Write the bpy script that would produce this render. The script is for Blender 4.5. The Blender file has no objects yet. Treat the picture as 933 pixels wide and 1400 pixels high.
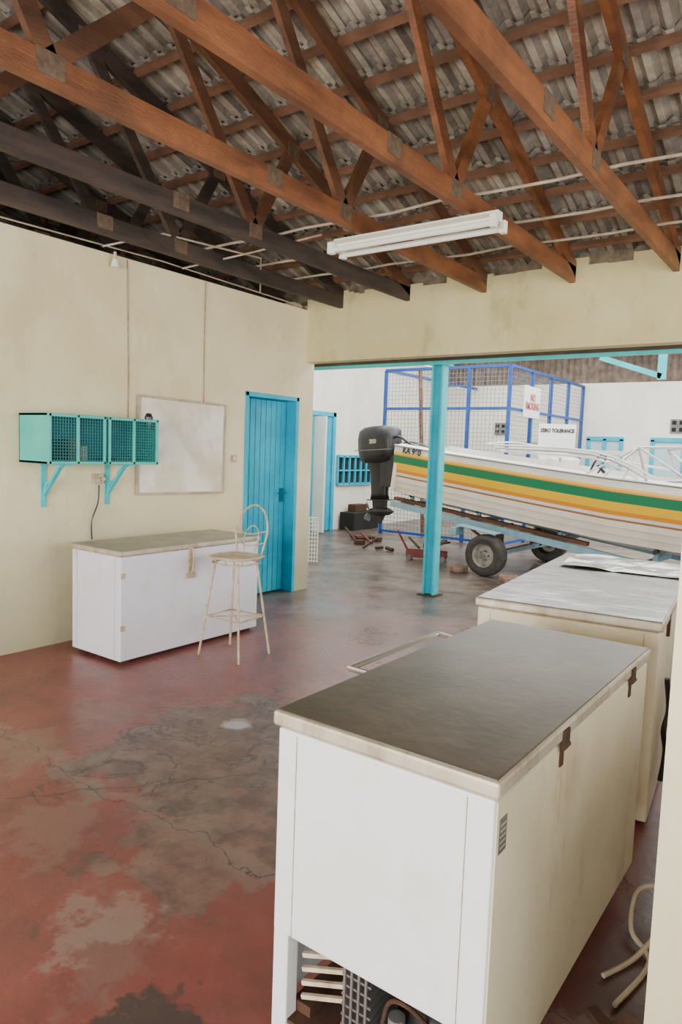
import bpy, math, random
from mathutils import Vector, Matrix
random.seed(7)
S=bpy.context.scene
COL=S.collection

# ---------------------------------------------------------------- materials
def mat(name,c1,c2=None,scale=4,rough=.6,metal=0,bump=0,bscale=None,detail=6,lo=.35,hi=.65,stretch=(1,1,1),spec=.5,dirt=None,dcol=(.2,.15,.1),dscale=3,dlo=.56,dhi=.7,low=None):
    m=bpy.data.materials.new(name);m.use_nodes=True
    nt=m.node_tree;N=nt.nodes;L=nt.links
    b=N['Principled BSDF'];b.inputs['Roughness'].default_value=rough;b.inputs['Metallic'].default_value=metal
    b.inputs['Specular IOR Level'].default_value=spec
    b.inputs['Base Color'].default_value=(*c1,1)
    tc=N.new('ShaderNodeTexCoord');mp=N.new('ShaderNodeMapping');mp.inputs['Scale'].default_value=stretch
    L.new(tc.outputs['Object'],mp.inputs['Vector'])
    out=None
    if c2:
        n=N.new('ShaderNodeTexNoise');n.inputs['Scale'].default_value=scale;n.inputs['Detail'].default_value=detail
        n.inputs['Roughness'].default_value=.6
        L.new(mp.outputs[0],n.inputs['Vector'])
        r=N.new('ShaderNodeValToRGB');r.color_ramp.elements[0].position=lo;r.color_ramp.elements[1].position=hi
        r.color_ramp.elements[0].color=(*c1,1);r.color_ramp.elements[1].color=(*c2,1)
        L.new(n.outputs['Fac'],r.inputs[0]);out=r.outputs[0]
        if dirt:
            n3=N.new('ShaderNodeTexNoise');n3.inputs['Scale'].default_value=dscale;n3.inputs['Detail'].default_value=9;n3.inputs['Roughness'].default_value=.7
            mp3=N.new('ShaderNodeMapping');mp3.inputs['Scale'].default_value=(1,1,.45);mp3.inputs['Location'].default_value=(3.3,1.7,.4)
            L.new(tc.outputs['Object'],mp3.inputs['Vector']);L.new(mp3.outputs[0],n3.inputs['Vector'])
            r3=N.new('ShaderNodeMapRange');r3.inputs[1].default_value=dlo;r3.inputs[2].default_value=dhi;r3.inputs[3].default_value=0;r3.inputs[4].default_value=dirt
            L.new(n3.outputs['Fac'],r3.inputs[0])
            mx=N.new('ShaderNodeMix');mx.data_type='RGBA';L.new(r3.outputs[0],mx.inputs[0]);L.new(out,mx.inputs[6]);mx.inputs[7].default_value=(*dcol,1)
            out=mx.outputs[2]
        if low:
            sp=N.new('ShaderNodeSeparateXYZ');L.new(tc.outputs['Object'],sp.inputs[0])
            ad=N.new('ShaderNodeMath');ad.operation='MULTIPLY_ADD';L.new(n.outputs['Fac'],ad.inputs[0]);ad.inputs[1].default_value=-1.6;L.new(sp.outputs['Z'],ad.inputs[2])
            r4=N.new('ShaderNodeMapRange');r4.inputs[1].default_value=-.75;r4.inputs[2].default_value=.35;r4.inputs[3].default_value=low;r4.inputs[4].default_value=0
            L.new(ad.outputs[0],r4.inputs[0])
            mx=N.new('ShaderNodeMix');mx.data_type='RGBA';L.new(r4.outputs[0],mx.inputs[0]);L.new(out,mx.inputs[6]);mx.inputs[7].default_value=(.27,.26,.17,1)
            out=mx.outputs[2]
        L.new(out,b.inputs['Base Color'])
    if bump:
        n2=N.new('ShaderNodeTexNoise');n2.inputs['Scale'].default_value=bscale or scale*5;n2.inputs['Detail'].default_value=5
        L.new(mp.outputs[0],n2.inputs['Vector'])
        bp=N.new('ShaderNodeBump');bp.inputs['Strength'].default_value=bump;bp.inputs['Distance'].default_value=.02
        L.new(n2.outputs['Fac'],bp.inputs['Height']);L.new(bp.outputs[0],b.inputs['Normal'])
    return m

def floor_mat():
    m=bpy.data.materials.new('floor_red_oxide');m.use_nodes=True
    nt=m.node_tree;N=nt.nodes;L=nt.links;b=N['Principled BSDF']
    tc=N.new('ShaderNodeTexCoord')
    def noise(sc,det=8,ro=.6,dist=0):
        n=N.new('ShaderNodeTexNoise');n.inputs['Scale'].default_value=sc;n.inputs['Detail'].default_value=det
        n.inputs['Roughness'].default_value=ro;n.inputs['Distortion'].default_value=dist
        L.new(tc.outputs['Object'],n.inputs['Vector']);return n.outputs['Fac']
    def mr(v,a,b_,c=0,d=1):
        n=N.new('ShaderNodeMapRange');n.inputs[1].default_value=a;n.inputs[2].default_value=b_;n.inputs[3].default_value=c;n.inputs[4].default_value=d
        L.new(v,n.inputs[0]);return n.outputs[0]
    def mth(op,a,b_=0):
        n=N.new('ShaderNodeMath');n.operation=op
        for i,v in enumerate((a,b_)):
            if isinstance(v,(int,float)): n.inputs[i].default_value=v
            else: L.new(v,n.inputs[i])
        return n.outputs[0]
    def mix(f,a,b_):
        n=N.new('ShaderNodeMix');n.data_type='RGBA'
        L.new(f,n.inputs[0])
        for i,v in ((6,a),(7,b_)):
            if isinstance(v,tuple): n.inputs[i].default_value=(*v,1)
            else: L.new(v,n.inputs[i])
        return n.outputs[2]
    sp=N.new('ShaderNodeSeparateXYZ');L.new(tc.outputs['Object'],sp.inputs[0])
    fine=noise(22,8,.7);mid=noise(5,9,.68)
    base=mix(mr(noise(2.2),.35,.65),(.225,.062,.052),(.30,.092,.078))
    base=mix(mr(mid,.45,.72),base,(.17,.068,.058))
    base=mix(mr(fine,.58,.75,0,.45),base,(.30,.17,.14))
    w=mr(noise(1.3,10,.70,.3),.56,.62)
    base=mix(mth('MULTIPLY',w,.38),base,(.27,.18,.145))
    w=mr(noise(2.1,10,.72,.6),.60,.64)
    base=mix(mth('MULTIPLY',w,.7),base,(.115,.075,.062))
    def dist(x,y,am=.38,sc=2.6):
        vm=N.new('ShaderNodeVectorMath');vm.operation='DISTANCE';L.new(tc.outputs['Object'],vm.inputs[0]);vm.inputs[1].default_value=(x,y,0)
        return mth('ADD',vm.outputs['Value'],mr(noise(sc,8,.65),.3,.7,-am,am))
    def spot(x,y,r0,r1,col,k,inp,am=.38,sc=2.6):
        return mix(mth('MULTIPLY',mr(dist(x,y,am,sc),r1,r0),k),inp,col)
    patch=mix(mr(noise(7,9,.7),.40,.62),(.105,.082,.066),(.22,.175,.14))
    d=dist(-2.55,2.6,.45)
    base=mix(mth('MULTIPLY',mr(d,.78,.62),.8),base,patch)
    ring=mr(mth('ABSOLUTE',mth('SUBTRACT',noise(2.4,6,.6,.8),.5)),.0,.018,1,0)
    base=mix(mth('MULTIPLY',mth('MULTIPLY',ring,mr(d,.95,.75)),.8),base,(.045,.036,.031))
    base=spot(-2.75,2.85,.04,.09,(.50,.49,.52),.9,base,.05,8)
    d2=dist(-1.95,2.0,.3,3.5)
    base=mix(mth('MULTIPLY',mr(d2,.45,.38),.7),base,mix(mr(mid,.4,.6),(.25,.18,.14),(.10,.075,.065)))
    base=spot(-1.42,1.15,.13,.17,(.06,.05,.045),.9,base,.12,5)
    base=spot(-1.85,1.35,.12,.18,(.32,.24,.20),.6,base,.2,5)
    base=spot(-2.55,1.55,.14,.22,(.27,.17,.14),.45,base,.25,4)
    base=spot(-3.4,1.9,.15,.25,(.27,.18,.14),.45,base,.25,4)
    base=spot(-4.2,5.6,.1,.5,(.18,.30,.33),.6,base)
    yy=mth('ADD',sp.outputs['Y'],mr(noise(1.3,8),.3,.7,-.9,.9))
    base=mix(mr(yy,2.6,4.6,0,.30),base,(.15,.105,.092))
    grey=mix(mr(noise(3,9),.4,.65),(.050,.038,.030),(.135,.105,.083))
    grey=mix(mr(noise(1.1,8,.7),.5,.58,0,.55),grey,(.19,.152,.12))
    base=mix(mr(yy,4.7,6.4,0,.95),base,grey)
    # shade of the gap beside the freezers, painted into the floor colour
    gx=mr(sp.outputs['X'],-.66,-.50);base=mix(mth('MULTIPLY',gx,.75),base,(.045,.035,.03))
    cy=mth('ADD',mth('SUBTRACT',sp.outputs['Y'],1.89),mr(noise(1.6,7,.6),.3,.7,-.12,.12))
    cl=mr(mth('ABSOLUTE',cy),.0,.006,.85,0)
    pale=mth('MULTIPLY',mr(mth('ABSOLUTE',mth('ADD',cy,mr(mid,.3,.7,-.1,.1))),.07,.03),.5)
    base=mix(pale,base,(.27,.19,.155))
    base=mix(cl,base,(.035,.025,.02))
    vo=N.new('ShaderNodeTexVoronoi');vo.feature='DISTANCE_TO_EDGE';vo.inputs['Scale'].default_value=.42
    nz=N.new('ShaderNodeTexNoise');nz.inputs['Scale'].default_value=3;nz.inputs['Detail'].default_value=6;L.new(tc.outputs['Object'],nz.inputs['Vector'])
    va=N.new('ShaderNodeMixRGB');va.blend_type='ADD';va.inputs[0].default_value=.22;L.new(tc.outputs['Object'],va.inputs[1]);L.new(nz.outputs['Color'],va.inputs[2])
    L.new(va.outputs[0],vo.inputs['Vector'])
    base=mix(mr(vo.outputs['Distance'],.0,.005,.5,0),base,(.04,.03,.025))
    L.new(base,b.inputs['Base Color'])
    L.new(mth('ADD',mr(noise(1.7,7),.3,.7,.20,.42),mr(fine,.4,.7,0,.12)),b.inputs['Roughness'])
    bp=N.new('ShaderNodeBump');bp.inputs['Strength'].default_value=.25;bp.inputs['Distance'].default_value=.01
    L.new(noise(9,8),bp.inputs['Height']);L.new(bp.outputs[0],b.inputs['Normal'])
    return m

def tile_mat():
    m=mat('concrete_tile',(.30,.26,.205),(.62,.56,.47),4,.9,0,.4,30,dirt=.7,dcol=(.13,.10,.075),dscale=1.3,dlo=.48,dhi=.72)
    nt=m.node_tree;N=nt.nodes;L=nt.links;b=N['Principled BSDF']
    src=b.inputs['Base Color'].links[0].from_socket
    at=N.new('ShaderNodeAttribute');at.attribute_name='tint'
    mx=N.new('ShaderNodeMix');mx.data_type='RGBA';mx.blend_type='MULTIPLY';mx.inputs[0].default_value=1
    L.new(src,mx.inputs[6]);L.new(at.outputs['Color'],mx.inputs[7]);L.new(mx.outputs[2],b.inputs['Base Color'])
    return m

M={}
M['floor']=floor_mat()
M['wall']=mat('wall_cream_paint',(.74,.625,.36),(.86,.76,.50),1.1,.75,0,.15,18,dirt=.5,dcol=(.50,.41,.22),dscale=1.6,dlo=.5,dhi=.72,low=.7)
M['lintel']=mat('lintel_paint',(.60,.52,.25),(.70,.62,.34),1.5,.8,0,.35,10,dirt=.65,dcol=(.36,.30,.14),dscale=2.2,dlo=.54,dhi=.68)
M['white_wall']=mat('wall_white_paint',(.76,.73,.62),(.84,.81,.71),1.5,.8,0,.1,15,dirt=.4,dcol=(.52,.46,.34),dscale=1.5)
M['rough_fill']=mat('mortar_fill',(.12,.095,.065),(.30,.25,.16),7,.95,0,.8,20)
M['turq']=mat('turquoise_paint',(.0,.34,.50),(.005,.44,.60),5,.45)
M['turq_light']=mat('turquoise_gloss',(.02,.45,.52),(.05,.55,.60),5,.4)
M['green']=mat('sea_green_paint',(.05,.47,.40),(.09,.55,.46),5,.5)
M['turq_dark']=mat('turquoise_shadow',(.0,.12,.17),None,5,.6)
M['cabmesh']=mat('cabinet_green_frame',(.01,.17,.17),(.015,.23,.22),5,.5)
M['blue']=mat('blue_paint',(.006,.05,.24),(.01,.08,.33),6,.5)
M['wire2']=mat('cage_wire',(.22,.24,.27),None,5,.5,.5)
M['wood']=mat('varnished_pine',(.13,.042,.014),(.27,.098,.035),3,.5,0,.2,40,stretch=(1,.6,3),dirt=.7,dcol=(.075,.034,.016),dscale=3,dlo=.48,dhi=.68)
M['wood2']=mat('brown_pine',(.075,.032,.015),(.17,.070,.031),3,.6,0,.2,40,stretch=(1,.6,3))
M['wood_dark']=mat('dark_pine',(.024,.016,.012),(.070,.045,.032),3,.7,0,.15,40,stretch=(1,.6,3))
M['batten']=mat('batten_wood',(.12,.058,.032),(.24,.12,.07),3,.7)
M['tile']=tile_mat()
M['plate']=mat('nail_plate',(.12,.08,.05),(.21,.145,.09),30,.5,.35)
M['lidtop']=mat('stained_steel',(.098,.078,.052),(.185,.150,.108),2.6,.34,.3,.05,25,dirt=.6,dcol=(.055,.042,.028),dscale=2.2,dlo=.45,dhi=.7)
M['lidtop2']=mat('grey_steel',(.22,.22,.205),(.32,.32,.30),3.5,.22,.75,.45,4)
M['lidtop3']=mat('dull_steel',(.22,.215,.19),(.36,.35,.31),5,.36,.45,.1,12)
M['rim']=mat('aluminium_rim',(.46,.39,.28),(.62,.55,.43),9,.42,.3,dirt=.7,dcol=(.22,.15,.08),dscale=9,dlo=.5)
M['enamel']=mat('white_enamel',(.80,.81,.80),(.76,.75,.70),2.2,.3,0,.02,3,dirt=.4,dcol=(.52,.43,.30),dscale=3,dlo=.56,dhi=.75)
M['enamel_l']=mat('lilac_white_enamel',(.76,.75,.82),(.70,.70,.74),2.2,.35,0,.03,4,dirt=.45,dcol=(.46,.38,.30),dscale=4,dlo=.56,dhi=.75)
M['enamel_y']=mat('aged_enamel',(.78,.71,.53),(.70,.62,.42),3,.38,0,.03,4,dirt=.6,dcol=(.42,.26,.12),dscale=3.5,dlo=.54,dhi=.72)
M['seam']=mat('dirty_seam',(.45,.36,.25),(.24,.15,.09),20,.8)
M['rust']=mat('rusty_iron',(.10,.042,.02),(.05,.03,.02),25,.8,.3)
M['ruststain']=mat('rust_stain',(.52,.36,.2),(.66,.54,.38),14,.6)
M['black']=mat('black_plastic',(.010,.010,.012),(.022,.022,.024),6,.35)
M['rubber']=mat('tyre_rubber',(.03,.028,.026),(.07,.06,.05),12,.85)
M['dark']=mat('dark_void',(.012,.011,.010),None,3,.9)
M['chrome']=mat('brushed_steel',(.55,.55,.53),None,3,.3,.9)
M['rimgrey']=mat('wheel_rim_paint',(.42,.42,.38),(.25,.22,.18),12,.5,.2)
M['ivory']=mat('ivory_paint',(.64,.54,.39),(.40,.28,.17),14,.5)
M['pvc']=mat('pvc_conduit',(.55,.47,.34),(.36,.28,.19),6,.5)
M['lampw']=mat('lamp_enamel',(.88,.85,.76),None,6,.35)
M['tube']=mat('lamp_tube',(.88,.87,.82),None,6,.2)
M['boatw']=mat('boat_gelcoat',(.80,.77,.70),(.70,.65,.56),2.5,.25)
M['boatlow']=mat('boat_lower_hull',(.66,.57,.47),(.76,.69,.60),2.0,.3)
M['boatg']=mat('boat_green',(.02,.20,.09),None,4,.3)
M['boaty']=mat('boat_yellow',(.86,.50,.015),None,4,.3)
M['boato']=mat('boat_orange',(.70,.27,.02),None,4,.3)
M['boatbr']=mat('boat_brown',(.33,.15,.07),None,4,.35)
M['deck']=mat('boat_deck',(.66,.66,.62),(.74,.73,.68),5,.5)
M['trailer']=mat('trailer_paint',(.18,.34,.42),(.27,.42,.48),8,.6)
M['red']=mat('red_paint',(.20,.02,.02),(.09,.015,.012),12,.6)
M['stone']=mat('broken_brick',(.30,.17,.12),(.20,.13,.10),15,.9)
M['board']=mat('whiteboard_face',(.74,.64,.46),(.90,.85,.72),3.2,.12,0,.06,5,lo=.42,hi=.58)  # ivory mottling, with reflections painted into the contrasty pattern
M['sign']=mat('sign_white',(.82,.82,.80),None,4,.5)
M['signred']=mat('sign_letters_red',(.48,.10,.11),None,4,.5)
M['signblk']=mat('sign_letters_black',(.02,.02,.02),None,4,.5)
M['corr']=mat('corrugated_sheet',(.12,.09,.065),(.24,.185,.14),6,.7,.2)
M['concrete']=mat('compressor_grey',(.13,.13,.125),(.22,.22,.21),12,.6,.4)
M['glass']=mat('window_pane',(.45,.60,.62),None,4,.1)

# ---------------------------------------------------------------- mesh builder
class MB:
    def __init__(s): s.v=[];s.f=[];s.m=[];s.mats=[]
    def mi(s,m):
        m=M[m]
        if m not in s.mats:s.mats.append(m)
        return s.mats.index(m)
    def add(s,vs,fs,m):
        o=len(s.v);s.v+= [tuple(v) for v in vs];k=s.mi(m)
        for f in fs:s.f.append(tuple(i+o for i in f));s.m.append(k)
        return s
    def box(s,a,b,m,rot=None,org=None):
        x0,y0,z0=a;x1,y1,z1=b
        vs=[Vector((x,y,z)) for z in(z0,z1) for y in(y0,y1) for x in(x0,x1)]
        if rot is not None:
            org=Vector(org) if org else Vector(((x0+x1)/2,(y0+y1)/2,(z0+z1)/2))
            vs=[rot@(v-org)+org for v in vs]
        return s.add(vs,[(0,2,3,1),(4,5,7,6),(0,1,5,4),(2,6,7,3),(0,4,6,2),(1,3,7,5)],m)
    def beam(s,p,q,w,h,m,up=(0,0,1)):
        p=Vector(p);q=Vector(q);d=(q-p).normalized();up=Vector(up)
        sd=d.cross(up)
        if sd.length<1e-4: sd=d.cross(Vector((0,1,0)))
        sd.normalize();u=sd.cross(d)
        vs=[c+sd*a*w/2+u*b*h/2 for c in(p,q) for a,b in((-1,-1),(1,-1),(1,1),(-1,1))]
        return s.add(vs,[(0,1,2,3)[::-1],(4,5,6,7),(0,1,5,4),(1,2,6,5),(2,3,7,6),(3,0,4,7)],m)
    def cyl(s,p,q,r,m,n=12,r2=None):
        p=Vector(p);q=Vector(q);d=(q-p).normalized();r2=r if r2 is None else r2
        a=d.orthogonal().normalized();b=d.cross(a)
        vs=[c+(a*math.cos(t)+b*math.sin(t))*R for c,R in((p,r),(q,r2)) for t in[2*math.pi*i/n for i in range(n)]]
        fs=[(i,(i+1)%n,n+(i+1)%n,n+i) for i in range(n)]+[tuple(range(n))[::-1],tuple(range(n,2*n))]
        return s.add(vs,fs,m)
    def tube(s,pts,r,m,n=8,closed=False):
        P=[Vector(p) for p in pts];k=len(P);vs=[];prev=None
        for i,p in enumerate(P):
            if closed:d=(P[(i+1)%k]-P[i-1])
            else:d=P[min(i+1,k-1)]-P[max(i-1,0)]
            d.normalize()
            a=d.orthogonal().normalized() if prev is None else (prev-d*prev.dot(d)).normalized()
            prev=a;b=d.cross(a)
            vs+=[p+(a*math.cos(2*math.pi*j/n)+b*math.sin(2*math.pi*j/n))*r for j in range(n)]
        fs=[]
        for i in range(k if closed else k-1):
            for j in range(n):
                i2=(i+1)%k
                fs.append((i*n+j,i*n+(j+1)%n,i2*n+(j+1)%n,i2*n+j))
        if not closed: fs+=[tuple(range(n))[::-1],tuple(range((k-1)*n,k*n))]
        return s.add(vs,fs,m)
    def loft(s,rings,m,cap=True,closed=True):
        n=len(rings[0]);vs=[p for r in rings for p in r];fs=[]
        for i in range(len(rings)-1):
            for j in range(n if closed else n-1):
                fs.append((i*n+j,i*n+(j+1)%n,(i+1)*n+(j+1)%n,(i+1)*n+j))
        if cap: fs+=[tuple(range(n))[::-1],tuple(range((len(rings)-1)*n,len(rings)*n))]
        return s.add(vs,fs,m)
    def done(s,name,parent=None,bevel=0,smooth=False,subsurf=0):
        me=bpy.data.meshes.new(name);me.from_pydata(s.v,[],s.f)
        for m in s.mats:me.materials.append(m)
        me.polygons.foreach_set('material_index',s.m);me.update()
        o=bpy.data.objects.new(name,me);COL.objects.link(o)
        if parent:o.parent=parent
        if bevel:
            b=o.modifiers.new('bevel','BEVEL');b.width=bevel;b.segments=2;b.limit_method='ANGLE'
        if smooth:
            for p in me.polygons:p.use_smooth=True
        return o
def empty(name,loc=(0,0,0),rot=(0,0,0)):
    e=bpy.data.objects.new(name,None);e.location=loc;e.rotation_euler=rot;e.empty_display_size=.2;COL.objects.link(e);return e
def text(name,body,size,m,loc,rot,parent=None,sx=1):
    c=bpy.data.curves.new(name,'FONT');c.body=body;c.size=size;c.align_x='CENTER';c.align_y='CENTER';c.extrude=.002;c.space_line=.85;c.offset=.004
    o=bpy.data.objects.new(name,c);c.materials.append(M[m]);o.location=loc;o.rotation_euler=rot;o.scale=(sx,1,1);COL.objects.link(o)
    if parent:o.parent=parent
    return o
def smoothpts(P,k=6):
    P=[Vector(p) for p in P];out=[]
    for i in range(len(P)-1):
        p0=P[max(i-1,0)];p1=P[i];p2=P[i+1];p3=P[min(i+2,len(P)-1)]
        for j in range(k):
            t=j/k
            out.append(.5*((2*p1)+(p2-p0)*t+(2*p0-5*p1+4*p2-p3)*t*t+(3*p1-p0-3*p2+p3)*t**3))
    out.append(P[-1]);return out
RX=lambda a:Matrix.Rotation(a,3,'X')
RY=lambda a:Matrix.Rotation(a,3,'Y')
RZ=lambda a:Matrix.Rotation(a,3,'Z')

XW=-4.95;YL=6.05;LT=.15
# ---------------------------------------------------------------- room shell
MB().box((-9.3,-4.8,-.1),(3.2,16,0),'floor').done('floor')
w=MB()
w.box((XW-.2,-4.8,0),(XW,5.12,3.09),'wall')
w.box((XW-.2,5.12,2.14),(XW,5.95,3.09),'wall')
w.box((XW-.2,5.95,0),(XW,YL+LT,3.09),'wall')
w.done('wall_left')
l=MB()
l.box((XW,YL,2.53),(3.0,YL+LT,3.2),'lintel')
l.box((-9.3,YL+.08,3.2),(3.0,YL+LT,3.33),'rough_fill')
l.box((-9.3,YL,0),(XW-.2,YL+LT,3.2),'wall')
l.done('wall_back')
j=MB()
x=-4.8
while x<2.8:
    wd=random.uniform(.06,.2);h=random.uniform(-.01,.05)
    ph=x*2*math.pi/.81
    j.box((x,YL+.004,3.19),(x+wd,YL+.1,3.22+h+.03*math.sin(ph)),'lintel');x+=wd
j.done('trim_1',bevel=.012)
MB().box((-.262,1.5,0),(1.6,1.72,3.0),'wall').done('wall_right')
MB().box((.35,1.72,0),(.5,YL,1.15),'wall').done('shade_wall_east')  # unseen low wall, added to keep the floor gap dark
MB().box((-9.3,-4.8,0),(-9.1,YL,5.2),'wood_dark').done('wall_far_left')
w=MB();w.box((-8.5,YL+LT,0),(-8.3,15.7,3.6),'white_wall').done('wall_side')
w=MB();w.box((-8.3,15.5,0),(3.0,15.7,3.2),'white_wall').done('wall_rear')
c=MB()
xx=-8.3;pts=[]
while xx<3.0:
    pts.append((xx,15.5+(.05 if len(pts)%2 else 0)));xx+=.07
vs=[(p[0],p[1],z) for z in(3.2,4.1) for p in pts];n=len(pts)
c.add(vs,[(i,i+1,n+i+1,n+i) for i in range(n-1)],'corr');c.done('wall_corrugated')
r=MB()
for x in (-8.5,-6.3,-4.1,-1.9,.3):
    r.box((x,6.3,4.05),(x+.9,15.7,4.08),'corr')
r.done('ceiling_boat_room')
b=MB();b.box((-8.3,6.90,2.565),(3.0,6.96,2.60),'turq_light');b.box((-8.3,6.88,2.60),(3.0,6.98,2.74),'wood_dark')
b.done('trim_steel_beam')
p=MB();p.box((-3.83,6.87,0),(-3.81,6.99,2.565),'turq_light');p.box((-3.71,6.87,0),(-3.69,6.99,2.565),'turq_light');p.box((-3.81,6.92,0),(-3.71,6.94,2.565),'turq')
p.box((-3.87,6.83,2.55),(-3.65,7.03,2.565),'turq_light')
p.box((-3.87,6.83,0),(-3.65,7.03,.012),'rust')
p.done('steel_post')
b=MB();b.beam((-2.95,10.0,2.98),(-2.15,10.0,2.70),.06,.07,'turq_light');b.box((-2.2,9.97,2.66),(-2.1,10.03,3.05),'turq_light');b.done('trim_brace')

# ---------------------------------------------------------------- roof
K=.385;YR=.6
def zr(y): return 3.18+K*(5.45-abs(y-YR))
ang=math.atan(K)
verts=[];faces=[];tints=[]
TW=.30;rows=19;P=.31
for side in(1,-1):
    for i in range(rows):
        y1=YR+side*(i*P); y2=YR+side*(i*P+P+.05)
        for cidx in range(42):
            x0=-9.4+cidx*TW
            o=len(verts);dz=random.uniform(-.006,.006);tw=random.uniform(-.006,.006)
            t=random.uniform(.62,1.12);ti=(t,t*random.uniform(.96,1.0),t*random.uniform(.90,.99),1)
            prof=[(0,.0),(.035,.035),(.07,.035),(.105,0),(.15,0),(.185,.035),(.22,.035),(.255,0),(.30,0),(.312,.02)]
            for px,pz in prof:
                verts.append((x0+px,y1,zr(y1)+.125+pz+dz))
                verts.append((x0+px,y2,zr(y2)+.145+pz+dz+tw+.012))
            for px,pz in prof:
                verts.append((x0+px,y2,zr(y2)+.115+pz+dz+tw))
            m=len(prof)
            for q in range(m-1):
                k_=.6 if q in(0,4) else (.8 if q in(2,6) else (.35 if q==8 else 1))  # wave shading painted into the tint: hump flanks and lap darkened
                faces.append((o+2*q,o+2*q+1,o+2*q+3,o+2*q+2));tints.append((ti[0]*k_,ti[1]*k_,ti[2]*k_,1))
                faces.append((o+2*q+1,o+2*m+q,o+2*m+q+1,o+2*q+3));tints.append((t*.3,t*.28,t*.25,1))  # row shadow painted into the tint of the tile's lower edge
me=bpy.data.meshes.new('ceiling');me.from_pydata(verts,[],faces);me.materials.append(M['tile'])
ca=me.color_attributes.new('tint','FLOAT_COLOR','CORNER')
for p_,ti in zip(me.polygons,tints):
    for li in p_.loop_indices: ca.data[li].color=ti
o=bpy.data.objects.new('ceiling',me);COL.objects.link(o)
bt=MB()
for side in(1,-1):
    for i in range(1,19):
        y=YR+side*(i*P+.02);z=zr(y)+.083
        bt.box((-9.2,y-.022,z-.02),(3.1,y+.022,z+.02),'batten',RX(-side*ang))
bt.done('roof_battens')
for i in range(-6,6):
    X=-2.06+.81*i
    wm='wood_dark' if i<-1 else 'wood'  # darker wood on the left trusses
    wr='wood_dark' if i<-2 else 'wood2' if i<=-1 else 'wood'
    t=MB();hw=.0225
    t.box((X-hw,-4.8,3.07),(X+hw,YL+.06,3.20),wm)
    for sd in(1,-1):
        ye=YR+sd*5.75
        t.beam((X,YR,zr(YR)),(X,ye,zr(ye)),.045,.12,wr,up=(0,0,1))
        f=lambda y:YR+sd*(y-YR)
        nod=[(4.25,0),(3.85,1),(3.0,0),(1.74,1),(.6,0)]
        for (ya,ba),(yb,bb) in zip(nod,nod[1:]):
            za=3.17 if ba else zr(ya)-.01;zb=3.17 if bb else zr(yb)-.01
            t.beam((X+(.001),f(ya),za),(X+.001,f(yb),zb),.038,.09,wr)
        for y,bb in nod[:-1]+[(3.15,1)]:
            zc=3.155 if bb else zr(y)-.02
            for q in(-1,1):
                t.box((X+q*.0245-.002,f(y)-.065,zc-.05),(X+q*.0245+.002,f(y)+.065,zc+.05),'plate')
    t.done('roof_truss')
cd=MB()
for y,z in((4.17,3.225),(4.8,3.225),(5.35,3.23)):
    cd.tube([(-4.6+.38*q,y+.008*math.sin(q*1.7),z+.008*math.sin(q*2.3)) for q in range(21)],.010,'pvc',8)
cd.tube([(-4.85,3.4,3.10),(-4.5,3.7,3.22),(-4.3,4.6,3.22),(-4.86,5.2,3.11)],.008,'pvc')
cd.tube([(-4.85,4.2,3.11),(-4.2,4.4,3.21),(-3.4,4.3,3.21)],.008,'pvc')
cd.tube([(-4.9,2.6,3.11),(-4.88,4.0,3.13),(-4.9,5.9,3.10)],.006,'pvc',8)
cd.cyl((-3.05,4.17,3.16),(-3.05,4.17,3.235),.045,'pvc',14)
cd.done('electrical_conduit')
cd=MB();cd.cyl((-4.9,3.55,3.0),(-4.9,3.55,3.10),.012,'pvc');cd.cyl((-4.90,3.55,2.98),(-4.9,3.55,3.04),.035,'lampw',14,.02);cd.done('bulb_holder')
wl=MB()
wl.tube([(-4.943,3.70,3.08),(-4.943,3.71,2.6),(-4.943,3.72,2.2),(-4.943,3.72,1.785)],.004,'seam',6)
wl.tube([(-4.943,4.56,3.08),(-4.943,4.555,2.6),(-4.943,4.56,1.985)],.004,'seam',6)
wl.tube(smoothpts([(-4.925,3.43,1.24),(-4.91,3.41,1.1),(-4.92,3.36,.95),(-4.93,3.37,.80)]),.006,'black',6)
wl.done('wall_cable')

# fluorescent lamp
e=empty('fluorescent_light',(-2.48,4.09,3.03))
a=MB();a.box((-.62,-.035,-.02),(.62,.035,.041),'lampw')
a.add([(-.62,-.035,.0),(.62,-.035,.0),(.62,-.11,-.0),(-.62,-.11,-.0),(-.62,.035,.0),(.62,.035,.0),(.62,.11,-.0),(-.62,.11,0)],[(0,1,2,3),(4,7,6,5)],'lampw')
for xx in(-.39,.42): a.box((xx-.03,-.02,.035),(xx+.03,.02,.06),'plate')
a.done('lamp_body',e,.004)
for sy in(-.07,.07):
    a=MB();a.cyl((-.60,sy,-.045),(.60,sy,-.045),.019,'tube',16);a.done('lamp_tube',e)
    a=MB()
    for sx in(-.61,.61):a.box((sx-.02,sy-.024,-.072),(sx+.02,sy+.024,.002),'lampw')
    a.done('tube_holder',e,.004)

# turquoise door in left wall
e=empty('door_1')
a=MB()
xl=XW-.13
n=9;y0=5.17;wd=(5.90-5.17)/n
for i in range(n):
    a.box((xl-.03,y0+i*wd+.004,.02),(xl,y0+(i+1)*wd-.004,2.09),'turq')
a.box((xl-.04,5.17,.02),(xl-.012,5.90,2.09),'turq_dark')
a.done('door_leaf',e,.003)
a=MB()
a.box((XW-.2,5.12,0),(XW+.012,5.165,2.14),'turq');a.box((XW-.2,5.905,0),(XW+.012,5.95,2.14),'turq');a.box((XW-.2,5.12,2.095),(XW+.012,5.95,2.14),'turq')
a.done('door_frame',e,.004)
a=MB();a.box((xl,5.82,1.0),(xl+.012,5.87,1.15),'turq_dark');a.tube([(xl+.01,5.845,1.1),(xl+.05,5.845,1.1),(xl+.05,5.75,1.1)],.008,'turq_dark');a.done('door_handle',e)

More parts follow.
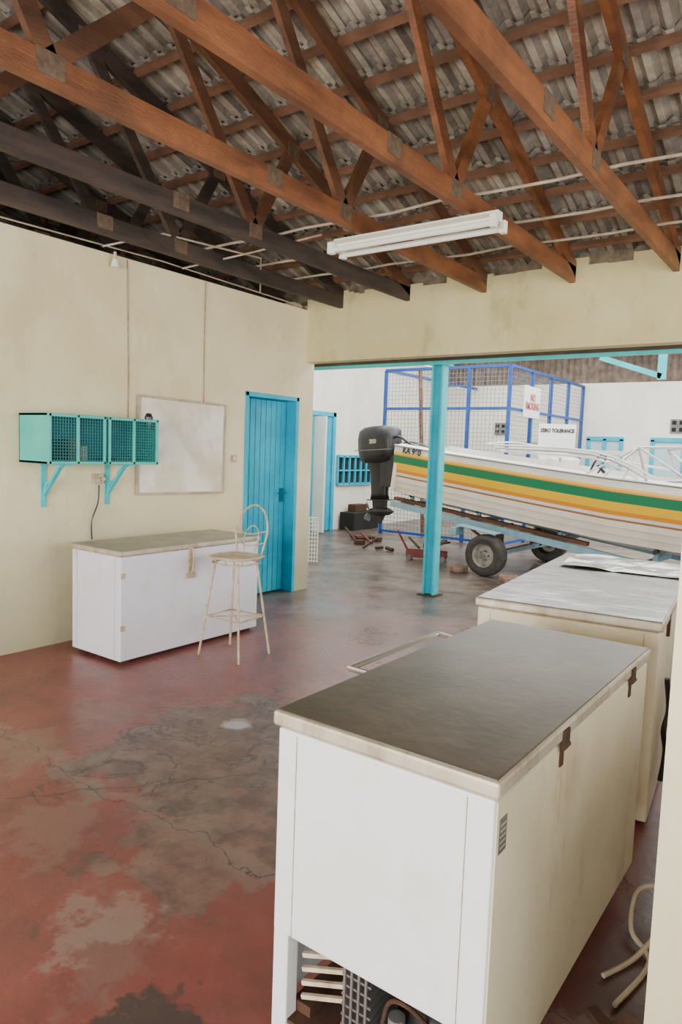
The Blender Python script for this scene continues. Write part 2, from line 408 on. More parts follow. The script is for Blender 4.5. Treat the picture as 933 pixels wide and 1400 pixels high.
# whiteboard
e=empty('whiteboard',(XW+.02,4.31,1.565),(math.radians(-.8),0,0))
a=MB();a.box((-.01,-.5,-.415),(.008,.5,.415),'board').done('board_face',e)
a=MB()
for s_ in(-1,1):
    a.box((-.015,-.51,s_*.415-.010),(.02,.51,s_*.415+.010),'pvc');a.box((-.015,s_*.5-.010,-.415),(.02,s_*.5+.010,.415),'pvc')
a.done('board_frame',e,.003)

# mesh wall cabinet
e=empty('wall_mesh_cabinet')
a=MB();x0,x1,y0,y1,z0,z1=XW,-4.58,2.77,3.73,1.42,1.78
a.box((x0,y0,z0),(x1,y1,z0+.02),'green');a.box((x0,y0,z1-.02),(x1,y1,z1),'green')
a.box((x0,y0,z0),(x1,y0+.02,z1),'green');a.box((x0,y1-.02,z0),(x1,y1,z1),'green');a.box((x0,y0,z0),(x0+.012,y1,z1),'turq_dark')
a.done('cabinet_box',e,.003)
for yy0,yy1 in((y0,3.24),(3.26,y1)):
    a=MB()
    for zz in(z0+.012,z1-.012):a.box((x1,yy0,zz-.010),(x1+.02,yy1,zz+.010),'green')
    ym=(yy0+yy1)/2
    for q in(yy0+.012,ym,yy1-.012):a.box((x1,q-.010,z0),(x1+.02,q+.010,z1),'green')
    a.done('cabinet_door',e,.002)
a=MB()
y=y0+.03
while y<y1-.02: a.box((x1+.004,y-.0025,z0+.02),(x1+.008,y+.0025,z1-.02),'cabmesh');y+=.022
z=z0+.03
while z<z1-.02: a.box((x1+.004,y0+.02,z-.0025),(x1+.008,y1-.02,z+.0025),'cabmesh');z+=.022
a.done('cabinet_wire',e)
for yb in(2.96,3.52):
    a=MB();a.box((XW,yb-.02,1.08),(XW+.012,yb+.02,1.42),'turq_light');a.box((XW,yb-.02,1.408),(-4.60,yb+.02,1.42),'turq_light')
    a.tube(smoothpts([(XW+.01,yb,1.14),(XW+.04,yb,1.25),(XW+.13,yb,1.30),(XW+.18,yb,1.37),(XW+.27,yb,1.41)],4),.012,'turq_light')
    a.beam((XW+.01,yb,1.16),(XW+.24,yb,1.40),.03,.012,'turq_light')
    a.done('bracket',e)
a=MB();a.box((-4.85,3.02,1.44),(-4.7,3.10,1.60),'wood2');a.cyl((-4.75,3.16,1.44),(-4.75,3.16,1.55),.04,'pvc');a.box((-4.85,3.4,1.44),(-4.68,3.6,1.47),'black');a.done('cabinet_contents',e)
a=MB();a.loft([[(-4.60+.03*math.cos(t)*r,3.66+.035*math.sin(t)*r,z) for t in[2*math.pi*i/10 for i in range(10)]] for r,z in((.8,1.70),(1,1.74),(1,1.80),(.6,1.83))],'black').done('hanging_padlock',e)
e=empty('wall_socket',(XW,3.43,1.29))
a=MB();a.box((0,-.05,-.04),(.03,.05,.04),'ivory').done('socket_plate',e,.004)
a=MB();a.box((.03,-.035,-.025),(.055,-.005,.01),'ivory');a.cyl((.03,.02,0),(.06,.02,0),.02,'ivory');a.done('socket_plug',e,.003)
e=empty('light_switch',(XW,4.97,1.47))
a=MB();a.box((0,-.035,-.035),(.012,.035,.035),'ivory');a.box((.012,-.01,-.018),(.02,.01,.018),'lampw');a.done('switch_plate',e,.003)

# ---------------------------------------------------------------- chest freezers
def freezer(loc,rotz,W,Ln,H,top,body,lidt=.06,openbase=False,name='chest_freezer',side=None):
    e=empty(name,loc,(0,0,rotz))
    a=MB()
    zb=.10
    if openbase:
        a.box((.012,.012,.31),(W-.012,Ln-.012,H-lidt),body)
        a.box((.012,.30,zb),(W-.012,Ln-.012,.31),body)
        a.box((W-.03,.05,zb),(W-.012,.30,.31),body)
        a.box((.012,.05,zb),(.03,.30,.31),body)
        a.done('freezer_body',e,.006)
        a=MB()
        for xx in(.013,W-.063):
            a.box((xx,.013,.0),(xx+.05,.06,.315),body)
        a.done('corner_post',e,.004)
    else:
        a.box((.012,.012,.03),(W-.012,Ln-.012,H-lidt),body);a.done('freezer_body',e,.008)
    if side:
        a=MB();a.box((W-.0125,.022,.102),(W-.0085,Ln-.014,H-lidt-.006),side);a.done('side_panel',e,.002)
    a=MB()
    for xx in(.05,W-.11):
        for yy in(.06,Ln-.12): a.box((xx,yy,0),(xx+.06,yy+.06,.10),'rust')
    a.done('freezer_feet',e)
    a=MB();a.box((0,0,H-lidt+.006),(W,Ln,H-.004),'rim');a.done('lid_rim',e,.008)
    a=MB();a.box((.008,.008,H-.006),(W-.008,Ln-.008,H),top);a.done('lid_top',e,.003)
    a=MB();a.box((.02,.02,H-lidt-.008),(W-.02,Ln-.02,H-lidt+.008),'seam');a.done('lid_gasket',e)
    a=MB()
    for xx in(.075,W-.075):a.box((xx-.001,.0105,.31 if openbase else .05),(xx+.001,.0125,H-lidt-.01),'seam')
    for yy in(.075,):
        a.box((.0105,yy-.001,.1),(.0125,yy+.001,H-lidt-.01),'seam')
    a.done('panel_seams',e)
    return e
f1=freezer((-1.175,1.345,0),0,.63,1.36,.92,'lidtop','enamel',.05,True,side='enamel_y')
a=MB()
for yy in(.42,1.10):
    a.box((.617,yy-.012,.805),(.626,yy+.012,.855),'rust');a.box((.626,yy-.022,.868),(.636,yy+.022,.905),'rust')
    a.cyl((.632,yy-.022,.862),(.632,yy+.022,.862),.008,'rust')
a.box((.6205,.418,.62),(.6222,.424,.80),'ruststain')
a.done('lid_hinge',f1,.002)
a=MB();a.box((.617,.035,.74),(.6225,.075,.82),'concrete')
for q in range(5): a.box((.6225,.040,.75+.013*q),(.6228,.070,.754+.013*q),'rim')
a.done('rating_label',f1)
a=MB()
a.tube([(-.0,.50,.885),(-.11,.50,.885),(-.11,1.1,.885),(-.0,1.1,.885)],.010,'chrome')
a.done('lid_handle',f1)
a=MB();a.box((.03,.29,.1),(.60,.295,.31),'dark');a.box((.03,.02,.06),(.60,.30,.07),'rust')
for i in range(5):
    a.beam((.08,.06,.12+.04*i),(.20,.09,.15+.04*i),.01,.012,'ivory')
a.done('base_grille',f1)
a=MB()
for i in range(8):
    a.box((.21,.06,.08+.028*i),(.30,.22,.086+.028*i),'chrome')
for i in range(4):
    a.cyl((.22+.022*i,.058,.075),(.22+.022*i,.058,.30),.004,'chrome',8)
a.done('condenser_coil',f1)
a=MB();rg=[]
for r_,z in((.05,.07),(.075,.09),(.082,.15),(.075,.20),(.045,.235),(.01,.245)):
    rg.append([(.45+r_*1.1*math.cos(2*math.pi*i/18),.16+r_*math.sin(2*math.pi*i/18),z) for i in range(18)])
a.loft(rg,'black').done('compressor',f1,smooth=True)
a=MB();a.tube(smoothpts([(.45,.1,.2),(.40,.06,.26),(.34,.08,.22),(.32,.08,.12)]),.006,'rust');a.cyl((.36,.09,.07),(.36,.09,.19),.022,'concrete');a.done('compressor_pipe',f1)
f2=freezer((-1.42,3.07,0),math.radians(6),.83,1.95,.92,'lidtop2','enamel_y',.05)
a=MB()
for yy in(.3,1.5):
    a.box((.819,yy-.015,.80),(.832,yy+.015,.90),'rust')
a.tube(smoothpts([(.835,.30,.60),(.85,.32,.45),(.838,.28,.36),(.85,.31,.25),(.84,.28,.12)]),.012,'black')
a.done('lid_hinge',f2)
a=MB();nx,ny=14,10;vs=[]
for iy in range(ny):
    for ix in range(nx):
        u=ix/(nx-1);v=iy/(ny-1)
        vs.append((.10+.70*u,1.25+.62*v,.922+.016*abs(math.sin(u*7+v*3)*math.cos(v*6-u*2))+random.uniform(0,.006)))
a.add(vs,[(iy*nx+ix,iy*nx+ix+1,(iy+1)*nx+ix+1,(iy+1)*nx+ix) for iy in range(ny-1) for ix in range(nx-1)],'lidtop2')
a.done('crumpled_foil',f2)
f3=freezer((-4.71,3.03,0),0,.61,1.44,.83,'lidtop3','enamel_l',.045)
a=MB()
a.box((.600,.63,.60),(.612,.67,.80),'ivory');a.tube(smoothpts([(.613,.65,.80),(.64,.65,.78),(.645,.65,.68),(.62,.65,.60)]),.009,'pvc');a.box((.6,.60,.56),(.615,.70,.60),'pvc')
a.box((.598,.012,.25),(.603,.05,.29),'ivory');a.box((.598,.012,.63),(.603,.05,.67),'ivory')
a.done('lid_latch',f3,.002)

# clutter behind the freezer
a=MB()
a.tube(smoothpts([(-.50,2.15,.012),(-.44,2.3,.012),(-.40,2.45,.06),(-.44,2.6,.09),(-.50,2.55,.08),(-.48,2.4,.03),(-.40,2.3,.012),(-.44,2.05,.012)]),.008,'pvc')
a.done('loose_cable')
a=MB()
for i in range(9):
    x=random.uniform(-.50,-.30);y=random.uniform(2.75,3.6);s_=random.uniform(.03,.06)
    a.box((x,y,0),(x+s_*1.6,y+s_,s_*.6),random.choice(['rust','dark','wood_dark']),RZ(random.uniform(0,3)))
a.done('scrap_pile',bevel=.004)
a=MB();a.beam((-.46,1.75,.02),(-.36,2.0,.02),.09,.03,'wood2');a.beam((-.48,1.95,.045),(-.34,1.85,.045),.04,.02,'rust');a.done('timber_offcut',bevel=.003)

# ---------------------------------------------------------------- bar stool
e=empty('bar_stool',(-3.74,3.81,0),(0,0,math.radians(4)))
a=MB();hs=.76
feet=[(-.20,-.18),(.20,-.18),(.20,.18),(-.20,.18)]
for fx,fy in feet:
    a.tube([(fx,fy,0),(fx*.55,fy*.6,hs-.03)],.009,'ivory')
a.done('stool_legs',e)
a=MB()
def at(z,f_): k=1-(1-.57)*z/hs; return (f_[0]*k,f_[1]*k,z)
a.tube([at(.30,f_) for f_ in feet],.007,'ivory',closed=True)
a.tube([at(.30,feet[0]),at(.30,feet[2])],.006,'ivory');a.tube([at(.30,feet[1]),at(.30,feet[3])],.006,'ivory')
a.done('foot_rest',e)
a=MB()
ring=[(.17*math.copysign(abs(math.cos(t))**.6,math.cos(t)),.17*math.copysign(abs(math.sin(t))**.6,math.sin(t)),hs) for t in[2*math.pi*i/28 for i in range(28)]]
a.tube(ring,.011,'ivory',closed=True)
ring=[(p[0]*.92,p[1]*.92,hs-.045) for p in ring]
a.tube(ring,.006,'ivory',closed=True)
for i in range(8):
    t=math.pi*i/4+.2;a.cyl((.165*math.cos(t),.165*math.sin(t),hs),(.15*math.cos(t),.15*math.sin(t),hs-.045),.004,'ivory',6)
for i in range(9):
    x=-.14+.035*i;a.box((x-.012,-.16,hs-.004),(x+.012,.16,hs+.004),'ivory')
a.done('stool_seat',e)
a=MB()
arch=[(.155*math.cos(t),.17+.05*math.sin(t),hs+.16+.22*math.sin(t)) for t in[math.pi*i/20 for i in range(21)]]
a.tube([(.12,.15,hs)]+arch+[(-.12,.15,hs)],.008,'ivory')
arch=[(.07*math.cos(t),.17+.03*math.sin(t),hs+.12+.10*math.sin(t)) for t in[math.pi*i/12 for i in range(13)]]
a.tube([(.05,.15,hs)]+arch+[(-.05,.15,hs)],.005,'ivory')
a.tube(smoothpts([(-.15,.175,hs+.19),(0,.14,hs+.16),(.15,.175,hs+.19)]),.005,'ivory')
a.tube(smoothpts([(-.14,.16,hs+.10),(0,.13,hs+.07),(.14,.16,hs+.10)]),.005,'ivory')
a.done('stool_back',e)

# ---------------------------------------------------------------- boat
BO=empty('motor_boat',(-5.50,9.65,1.0),(0,math.radians(7),math.radians(-4)))
xs=[0,.8,1.6,2.4,3.2,4.0,4.6,5.2,5.7,6.1]
hb=[.83,.85,.86,.86,.85,.80,.69,.48,.26,.03]
gz=[.69,.70,.72,.74,.76,.80,.84,.88,.92,.96]
cz=[0,0,0,0,.01,.05,.12,.25,.44,.70]
kz=[-.13,-.13,-.13,-.13,-.12,-.08,.0,.14,.34,.66]
bands=[(0,'boatlow'),(.12,'boatlow'),(.24,'boatlow'),(.34,'boatbr'),(.375,'boatw'),(.43,'boato'),(.50,'boaty'),(.64,'boatg'),(.80,'boato'),(.83,'boaty'),(.87,'boatw'),(1.0,None)]
h=MB()
for sg in(-1,1):
    def P_(i,t,out=0):
        z=cz[i]+(gz[i]-cz[i])*t; b_=hb[i]*(.84+.16*min(1,t*1.25))
        return (xs[i],sg*(b_+out),z)
    def quad(pa,pb,m):
        n=len(pa);f=[(q,q+1,n+q+1,n+q) if sg<0 else (q,n+q,n+q+1,q+1) for q in range(n-1)]
        h.add(pa+pb,f,m)
    st=range(len(xs))
    quad([(xs[i],0,kz[i]) for i in st],[(xs[i],sg*hb[i]*.45,(kz[i]+cz[i])/2+.01) for i in st],'boatlow')
    quad([(xs[i],sg*hb[i]*.45,(kz[i]+cz[i])/2+.01) for i in st],[P_(i,0) for i in st],'boatlow')
    for (t0,m),(t1,_) in zip(bands,bands[1:]):
        lap=.012 if t0<.34 else 0
        quad([P_(i,t0,lap) for i in st],[P_(i,t1,0) for i in st],m)
        if lap: quad([P_(i,t0,0) for i in st],[P_(i,t0,lap) for i in st],'boatbr')
    quad([P_(i,1) for i in st],[(xs[i],sg*max(hb[i]-.16,0),gz[i]+.03) for i in st],'deck')
    quad([(xs[i],sg*max(hb[i]-.16,0),gz[i]+.03) for i in st],[(xs[i],sg*max(hb[i]-.20,0),.18+max(0,cz[i])) for i in st],'deck')
h.done('hull',BO)
a=MB()
a.add([(0,-.83,.69),(0,.83,.69),(0,.72,0),(0,0,-.13),(0,-.72,0)],[(0,1,2,3,4)],'boatw')
a.box((.0,-.8,.05),(.05,.8,.60),'boatw');a.done('transom',BO)
a=MB();a.box((.05,-.7,.15),(4.4,.7,.18),'deck');a.done('cockpit_floor',BO)
a=MB();a.tube([(xs[i],-hb[i]-.004,gz[i]) for i in range(len(xs))],.016,'chrome');a.tube([(xs[i],hb[i]+.004,gz[i]) for i in range(len(xs))],.016,'chrome');a.done('rub_rail',BO)
a=MB()
fd=[i for i in range(5,10)]
vs=[];
for i in fd:
    vs+=[(xs[i],-hb[i]+.02,gz[i]+.02),(xs[i],0,gz[i]+.10),(xs[i],hb[i]-.02,gz[i]+.02)]
a.add(vs,[(3*q+j_,3*q+3+j_,3*q+4+j_,3*q+1+j_) for q in range(4) for j_ in(0,1)],'boatw');a.done('foredeck',BO)
a=MB()
for yy in(-.62,.12):
    a.box((2.2,yy,.18),(2.65,yy+.5,.52),'boatw');a.box((2.12,yy,.5),(2.22,yy+.5,.86),'deck')
a.box((.15,-.65,.18),(.6,.65,.55),'deck');a.box((.9,-.66,.55),(1.25,.66,.62),'wood2')
a.done('boat_seats',BO,.03)
a=MB()
wsp=[(3.55,-.72,.78),(3.35,-.60,1.16),(3.75,0,1.24),(3.35,.60,1.16),(3.55,.72,.78)]
a.tube(wsp,.018,'chrome');a.tube([(3.55,-.72,.78),(4.1,0,.9),(3.55,.72,.78)],.016,'chrome')
a.tube([(3.75,0,1.24),(4.1,0,.9)],.016,'chrome');a.tube([(3.35,-.60,1.16),(3.9,-.35,.86)],.014,'chrome')
a.tube([(3.05,-.78,.76),(3.35,-.60,1.16)],.014,'chrome');a.tube([(3.35,.6,1.16),(3.9,.35,.86)],.014,'chrome')
a.tube([(2.85,-.78,.76),(3.35,-.60,1.16),(3.3,-.78,.78)],.012,'chrome')
a.done('windscreen_frame',BO)
a=MB()
for k_ in range(3):
    a.tube(smoothpts([(3.45+.1*k_,-.74,.80+.02*k_),(2.9,-.78,.96+.04*k_),(1.7-.1*k_,-.78,.86+.03*k_),(1.6-.1*k_,0,.9+.03*k_),(1.7-.1*k_,.7,.88+.03*k_),(3.4,.74,.9)],4),.012,'chrome' if k_%2 else 'boatw')
a.beam((1.7,-.5,.90),(3.3,-.3,1.08),.12,.05,'deck')
a.done('folded_canopy',BO)
a=MB()
a.tube([(2.82+.05*math.sin(t),-.35+.17*math.cos(t),.86+.16*math.sin(t)) for t in[2*math.pi*i/20 for i in range(20)]],.013,'black',closed=True)
a.box((2.95,-.6,.2),(3.4,.6,.74),'boatw');a.cyl((2.82,-.35,.86),(3.0,-.35,.72),.02,'black');a.done('boat_console',BO)
text('registration','KA 960',.12,'signblk',(.33,-.868,.64),(math.radians(90),0,0),BO,.85)

OE=empty('outboard_engine',(-6.27,9.70,1.0),(0,math.radians(-4),math.radians(-4)))
def rr(cx,cy,cz_,lx,ly,n=20,p=.55):
    return [(cx+lx*math.copysign(abs(math.cos(t))**p,math.cos(t)),cy+ly*math.copysign(abs(math.sin(t))**p,math.sin(t)),cz_) for t in[2*math.pi*i/n for i in range(n)]]
a=MB();a.loft([rr(0,0,.40,.26,.15),rr(0,0,.44,.34,.20),rr(0,0,.62,.37,.22),rr(.0,0,.80,.365,.22),rr(.01,0,.92,.35,.21),rr(.02,0,.98,.28,.16),rr(.02,0,1.0,.14,.09)],'black').done('cowling',OE,smooth=True)
a=MB();a.loft([rr(0,0,.46,.26,.13),rr(0,0,.40,.23,.11),rr(0,0,.25,.18,.08),rr(-.02,0,-.10,.16,.06),rr(-.02,0,-.20,.18,.06)],'black').done('mid_section',OE,smooth=True)
a=MB();a.box((-.36,-.222,.60),(.37,-.2,.612),'concrete');a.done('cowl_trim',OE)
a=MB();a.loft([rr(0,0,-.20,.26,.12),rr(0,0,-.215,.26,.12)],'black');a.loft([rr(-.02,0,-.2,.15,.04),rr(-.02,0,-.42,.13,.035)],'black')
a.loft([[(x,r_*math.cos(2*math.pi*i/14),-.40+r_*math.sin(2*math.pi*i/14)) for i in range(14)] for x,r_ in((.26,.01),(.16,.06),(0,.08),(-.18,.06),(-.28,.02))],'black')
a.add([(.10,-.01,-.44),(-.12,-.01,-.44),(-.10,-.01,-.60),(.0,-.01,-.60),(.10,.01,-.44),(-.12,.01,-.44),(-.10,.01,-.60),(.0,.01,-.60)],[(0,1,2,3),(7,6,5,4),(0,4,5,1),(1,5,6,2),(2,6,7,3),(3,7,4,0)],'black')
a.done('gearcase',OE)
a=MB()
for k_ in range(3):
    an=2*math.pi*k_/3
    a.loft([[(-.24+dx*.5,r_*math.cos(an+o_),-.40+r_*math.sin(an+o_)) for dx,o_ in((-.05,-w_),(.05,w_),(.06,w_),(-.04,-w_))] for r_,w_ in((.04,.2),(.11,.5),(.17,.25))],'concrete')
a.done('propeller',OE)
a=MB();a.box((.10,-.14,.0),(.36,.14,.50),'black');a.box((.28,-.16,.02),(.80,.16,.24),'black');a.box((.62,-.18,.10),(.80,.18,.50),'black')
a.tube(smoothpts([(.2,-.05,.75),(.45,-.1,.80),(.7,-.1,.66),(1.0,-.1,.6)]),.02,'black');a.tube(smoothpts([(.2,.05,.6),(.5,.1,.72),(.9,.1,.62)]),.016,'concrete')
a.done('transom_bracket',OE,.01)
text('cowl_decal','200',.09,'rim',(0.02,-.222,.74),(math.radians(90),0,0),OE)

# ---------------------------------------------------------------- boat trailer
TR=empty('boat_trailer',(-5.50,9.65,0),(0,0,math.radians(-4)))
def rz(x,off=0): return .80-.122*x+off
a=MB()
for yy in(-.62,.62):
    a.beam((-.1,yy,rz(-.1)),(4.2,yy*1.0,rz(4.2)),.06,.09,'trailer')
    a.beam((4.2,yy,rz(4.2)),(6.4,yy*.08,rz(5.6)),.06,.09,'trailer')
for x in(0,1.2,2.4,3.6):
    a.beam((x,-.62,rz(x)),(x,.62,rz(x)),.05,.06,'trailer')
a.beam((5.8,0,.16),(7.2,0,.12),.08,.08,'trailer')
a.done('trailer_frame',TR,.004)
a=MB()
for x in(.15,1.3,2.5,3.7):
    for yy in(-.42,.42):
        a.beam((x,yy,rz(x,.04)),(x,yy,rz(x,.17)),.05,.04,'trailer');a.cyl((x,yy-.05,rz(x,.16)),(x,yy+.05,rz(x,.16)),.03,'black')
a.beam((-.1,-.5,rz(-.1,.07)),(2.9,-.5,rz(2.9,.07)),.10,.05,'wood2');a.beam((-.1,.5,rz(-.1,.07)),(2.9,.5,rz(2.9,.07)),.10,.05,'wood2')
a.done('hull_supports',TR)
wx=1.74
a=MB();a.beam((wx,-.95,.28),(wx,.95,.28),.06,.06,'trailer')
for yy in(-.62,.62):
    a.beam((wx-.45,yy,rz(wx-.45)-.08),(wx,yy,.30),.05,.02,'rust');a.beam((wx+.45,yy,rz(wx+.45)-.08),(wx,yy,.30),.05,.02,'rust')
    a.beam((wx,yy,.28),(wx,yy,rz(wx)),.10,.05,'rust',up=(0,1,0))
a.done('axle_and_spring',TR)
for yy in(-.98,.98):
    a=MB();prof=[(.09,.155),(.10,.20),(.10,.245),(.075,.27),(0,.278),(-.075,.27),(-.10,.245),(-.10,.20),(-.09,.155)]
    n=32;rings=[[(wx+r_*math.cos(2*math.pi*i/n),yy+o_,.278+r_*math.sin(2*math.pi*i/n)) for i in range(n)] for o_,r_ in prof]
    a.loft(rings,'rubber',cap=False);a.done('tyre',TR,smooth=True)
    sg=-1 if yy<0 else 1
    a=MB();rings=[[(wx+r_*math.cos(2*math.pi*i/n),yy+sg*o_,.278+r_*math.sin(2*math.pi*i/n)) for i in range(n)] for o_,r_ in((.09,.158),(.06,.145),(.02,.13),(.03,.07),(.055,.05),(.075,.03))]
    a.loft(rings,'rimgrey',cap=False);a.cyl((wx,yy+sg*.03,.278),(wx,yy+sg*.10,.278),.035,'concrete',14)
    for k_ in range(5):
        an=2*math.pi*k_/5;a.cyl((wx+.06*math.cos(an),yy+sg*.03,.278+.06*math.sin(an)),(wx+.06*math.cos(an),yy+sg*.055,.278+.06*math.sin(an)),.01,'rust',6)
    a.done('wheel_rim',TR)
a=MB()
a.box((wx-.42,-1.08,.60),(wx+.15,-.86,.615),'trailer',RY(math.radians(7)));a.box((wx-.5,-1.08,.50),(wx-.42,-.86,.61),'trailer')
a.done('mudguard',TR,.004)
for x,y in((-4.25,8.62),(-3.45,8.42)):
    a=MB();a.box((x-.12,y-.07,0),(x+.12,y+.07,.08),'stone',RZ(.4));a.box((x-.04,y-.12,0),(x+.10,y-.04,.06),'stone',RZ(.9));a.done('wheel_chock_brick',bevel=.012)
a=MB()
for i in range(15):
    x=random.uniform(-7.2,-5.7);y=random.uniform(9.3,10.4);s_=random.uniform(.05,.13);an=random.uniform(0,3);k_=random.choice(['rust','dark','red','concrete','rust','wood_dark'])
    if i%3==0: a.cyl((x,y,s_*.4),(x+s_*2.4*math.cos(an),y+s_*2.4*math.sin(an),s_*.5),s_*.4,k_,10)
    elif i%3==1: a.beam((x,y,.02),(x+.4*math.cos(an),y+.4*math.sin(an),s_*1.6),.035,.03,k_)
    else: a.box((x,y,0),(x+s_*1.5,y+s_,s_*.7),k_,RZ(an))
a.done('scrap_metal_parts',bevel=.006)
e=empty('trolley_jack',(-5.05,9.15,0),(0,0,.4))
a=MB();a.box((-.3,-.1,.04),(.3,-.06,.14),'red');a.box((-.3,.06,.04),(.3,.1,.14),'red');a.beam((-.1,0,.1),(.25,0,.28),.07,.05,'red');a.cyl((.25,0,.28),(.25,0,.32),.05,'concrete');a.beam((-.28,0,.12),(-.45,0,.42),.03,.03,'red');a.done('jack_body',e,.006)
a=MB()
for x in(-.25,.25):
    for y in(-.12,.12):a.cyl((x,y-.02,.04),(x,y+.02,.04),.04,'concrete',14)
a.done('jack_wheels',e)
e=empty('wire_rack',(-6.1,7.62,0),(0,0,math.radians(40)))
a=MB()
for i in range(8): a.cyl((-.14+.04*i,0,0),(-.14+.04*i,.08,.62),.006,'lampw',6)
for i in range(12): a.cyl((-.14,.08*i/11+.0,.02+.055*i),(.14,.08*i/11,.02+.055*i),.006,'lampw',6)
for i in range(2): a.cyl((-.14+.28*i,.3,0),(-.14+.28*i,.08,.62),.006,'lampw',6)
a.done('rack_wires',e)

# ---------------------------------------------------------------- blue cage
e=empty('blue_security_cage')
a=MB();cx0,cx1,cy0,cy1,ct=-7.4,-4.88,11.5,15.48,3.13
for x in(cx0,-5.65,cx1):a.box((x-.026,cy0-.03,0),(x+.026,cy0+.03,ct),'blue')
for y in(12.5,13.5,14.5,cy1-.03):a.box((cx1-.03,y-.03,0),(cx1+.03,y+.03,ct),'blue')
for z in(.05,1.25,2.4,ct):
    a.box((cx0,cy0-.025,z-.024),(cx1,cy0+.025,z+.024),'blue');a.box((cx1-.025,cy0,z-.024),(cx1+.025,cy1,z+.024),'blue')
a.box((cx0-.02,cy0,ct-.03),(cx0+.02,cy1,ct+.03),'blue')
a.done('cage_frame',e)
a=MB()
x=cx0
while x<cx1: a.box((x-.003,cy0-.003,.05),(x+.003,cy0+.003,ct),'wire2');x+=.075
z=.1
while z<ct: a.box((cx0,cy0-.003,z-.003),(cx1,cy0+.003,z+.003),'wire2');a.box((cx1-.003,cy0,z-.003),(cx1+.003,cy1,z+.003),'wire2');z+=.075
y=cy0
while y<cy1: a.box((cx1-.003,y-.003,.05),(cx1+.003,y+.003,ct),'wire2');y+=.075
a.done('cage_mesh',e)
a=MB();a.beam((-6.85,12.2,0),(-6.95,12.0,3.2),.07,.05,'wood');a.done('timber_plank')
a=MB();a.box((-6.2,14.6,0),(-5.4,15.2,1.9),'rim');a.box((-6.15,14.59,.1),(-5.45,14.6,1.8),'white_wall');a.done('storage_locker',bevel=.01)
e=empty('no_smoking_sign',(-4.82,12.38,2.56),(0,0,math.radians(90)))
a=MB();a.box((-.38,-.012,-.28),(.38,.012,.28),'sign');a.done('sign_board',e,.01)
text('sign_text','NO\nSMOKING',.18,'signred',(0,-.02,0),(math.radians(90),0,0),e,.82)
e=empty('zero_tolerance_sign',(-4.05,11.6,1.88),(0,0,math.radians(28)))
a=MB();a.box((-.30,-.012,-.30),(.30,.012,.26),'sign');a.done('sign_board',e,.004)
a=MB();a.box((-.28,.012,-1.88),(-.24,.05,.2),'wood2');a.box((.24,.012,-1.88),(.28,.05,.2),'wood2');a.done('sign_legs',e)
text('sign_text','ZERO TOLERANCE',.08,'signblk',(0,-.02,.15),(math.radians(90),0,0),e,.8)
def window(name,x0,x1,z0,z1,y):
    e=empty(name);a=MB()
    for x in(x0,(x0+x1)/2,x1):a.box((x-.04,y-.05,z0),(x+.04,y+.0,z1),'turq')
    for z in(z0,z1):a.box((x0-.04,y-.05,z-.045),(x1+.04,y+.0,z+.045),'turq')
    a.done('window_frame',e,.004)
    a=MB();a.box((x0,y-.02,z0),(x1,y-.01,z1),'glass');a.done('window_pane',e)
window('window_1',-4.70,-4.02,1.1,2.02,15.5)
window('window_2',-3.40,-2.2,1.1,2.02,15.5)
a=MB()
for (x,z) in ((-6.75,2.2),(-2.95,2.3)):
    a.box((x-.14,15.47,z-.14),(x+.14,15.5,z+.14),'concrete')
    for q in(-.07,.07):
        for q2 in(-.07,.07):a.box((x+q-.04,15.465,z+q2-.04),(x+q+.04,15.475,z+q2+.04),'dark')
a.done('vent_block')
e=empty('door_2');X2=-8.3
a=MB();a.box((X2,9.9,0),(X2+.04,9.97,2.3),'turq');a.box((X2,10.98,0),(X2+.06,11.07,2.3),'turq');a.box((X2,9.9,2.22),(X2+.06,11.07,2.3),'turq');a.done('door_frame',e)
a=MB()
for i in range(9):
    a.box((X2+.0,9.97+i*.112,.02),(X2+.03,9.97+i*.112+.107,2.22),'turq')
a.done('door_leaf',e)
a=MB();a.box((X2+.03,10.42,.02),(X2+.30,10.46,2.2),'white_wall');a.done('open_door_edge',e)
e=empty('window_3');a=MB()
for z in(.9,1.46):a.box((X2,11.2,z-.025),(X2+.05,12.4,z+.025),'turq')
y=11.2
while y<=12.41:a.box((X2,y-.02,.9),(X2+.05,y+.02,1.46),'turq');y+=.2
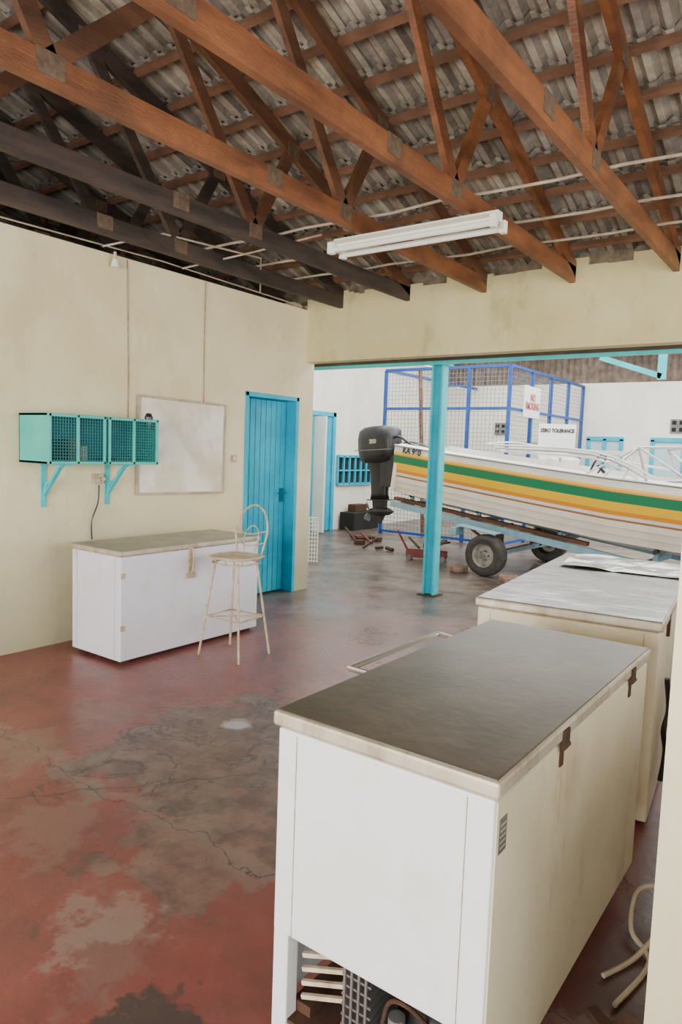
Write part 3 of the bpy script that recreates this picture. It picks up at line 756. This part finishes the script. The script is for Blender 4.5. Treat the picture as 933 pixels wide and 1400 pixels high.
a.box((X2,11.2,1.16),(X2+.04,12.4,1.19),'turq');a.box((X2,11.2,.9),(X2+.01,12.4,1.46),'dark')
a.done('window_grille',e)
a=MB();a.box((-8.25,11.3,0),(-7.9,12.2,.35),'dark');a.box((-8.2,11.5,.35),(-8.0,11.9,.5),'rust');a.done('storage_box',bevel=.01)

# ---------------------------------------------------------------- lights and world
Wd=bpy.data.worlds.new('World');S.world=Wd;Wd.use_nodes=True
bg=Wd.node_tree.nodes['Background'];bg.inputs[0].default_value=(.93,.96,1,1);bg.inputs[1].default_value=2.1
def area(name,loc,target,sx,sy,pw,col=(1,1,1)):
    l=bpy.data.lights.new(name,'AREA');l.shape='RECTANGLE';l.size=sx;l.size_y=sy;l.energy=pw;l.color=col
    o=bpy.data.objects.new(name,l);o.location=loc;o.rotation_euler=(Vector(target)-Vector(loc)).to_track_quat('-Z','Y').to_euler();COL.objects.link(o)
area('daylight_south',(-1.2,-4.2,1.4),(-2.2,4,1.7),5.5,2.4,640,(1,.985,.94))
area('fill_light_east',(2.9,3.8,1.9),(-4,4.2,1.5),4,2.0,190,(1,.985,.95))  # added unseen lamp, brightens the freezers' right sides
area('daylight_boat_room',(-3.5,11,3.95),(-3.5,11,0),8,7,820,(1,.99,.965))

# ---------------------------------------------------------------- camera
th=math.radians(5.12);ro=math.radians(2.06);aa=math.radians(36.03)
R=Vector((math.cos(aa),math.sin(aa),0));F=Vector((-math.sin(aa),math.cos(aa),0));Z=Vector((0,0,1))
Fw=F*math.cos(th)-Z*math.sin(th);D=-F*math.sin(th)-Z*math.cos(th)
cx_=R*math.cos(ro)-D*math.sin(ro);dn=R*math.sin(ro)+D*math.cos(ro)
mt=Matrix((cx_,-dn,-Fw)).transposed().to_4x4();mt.translation=(0,0,1.6)
cam=bpy.data.cameras.new('camera');co=bpy.data.objects.new('camera',cam);COL.objects.link(co)
co.matrix_world=mt;cam.sensor_fit='VERTICAL';cam.sensor_height=36;cam.sensor_width=24;cam.lens=36*960/1400.;cam.clip_start=.05
S.camera=co
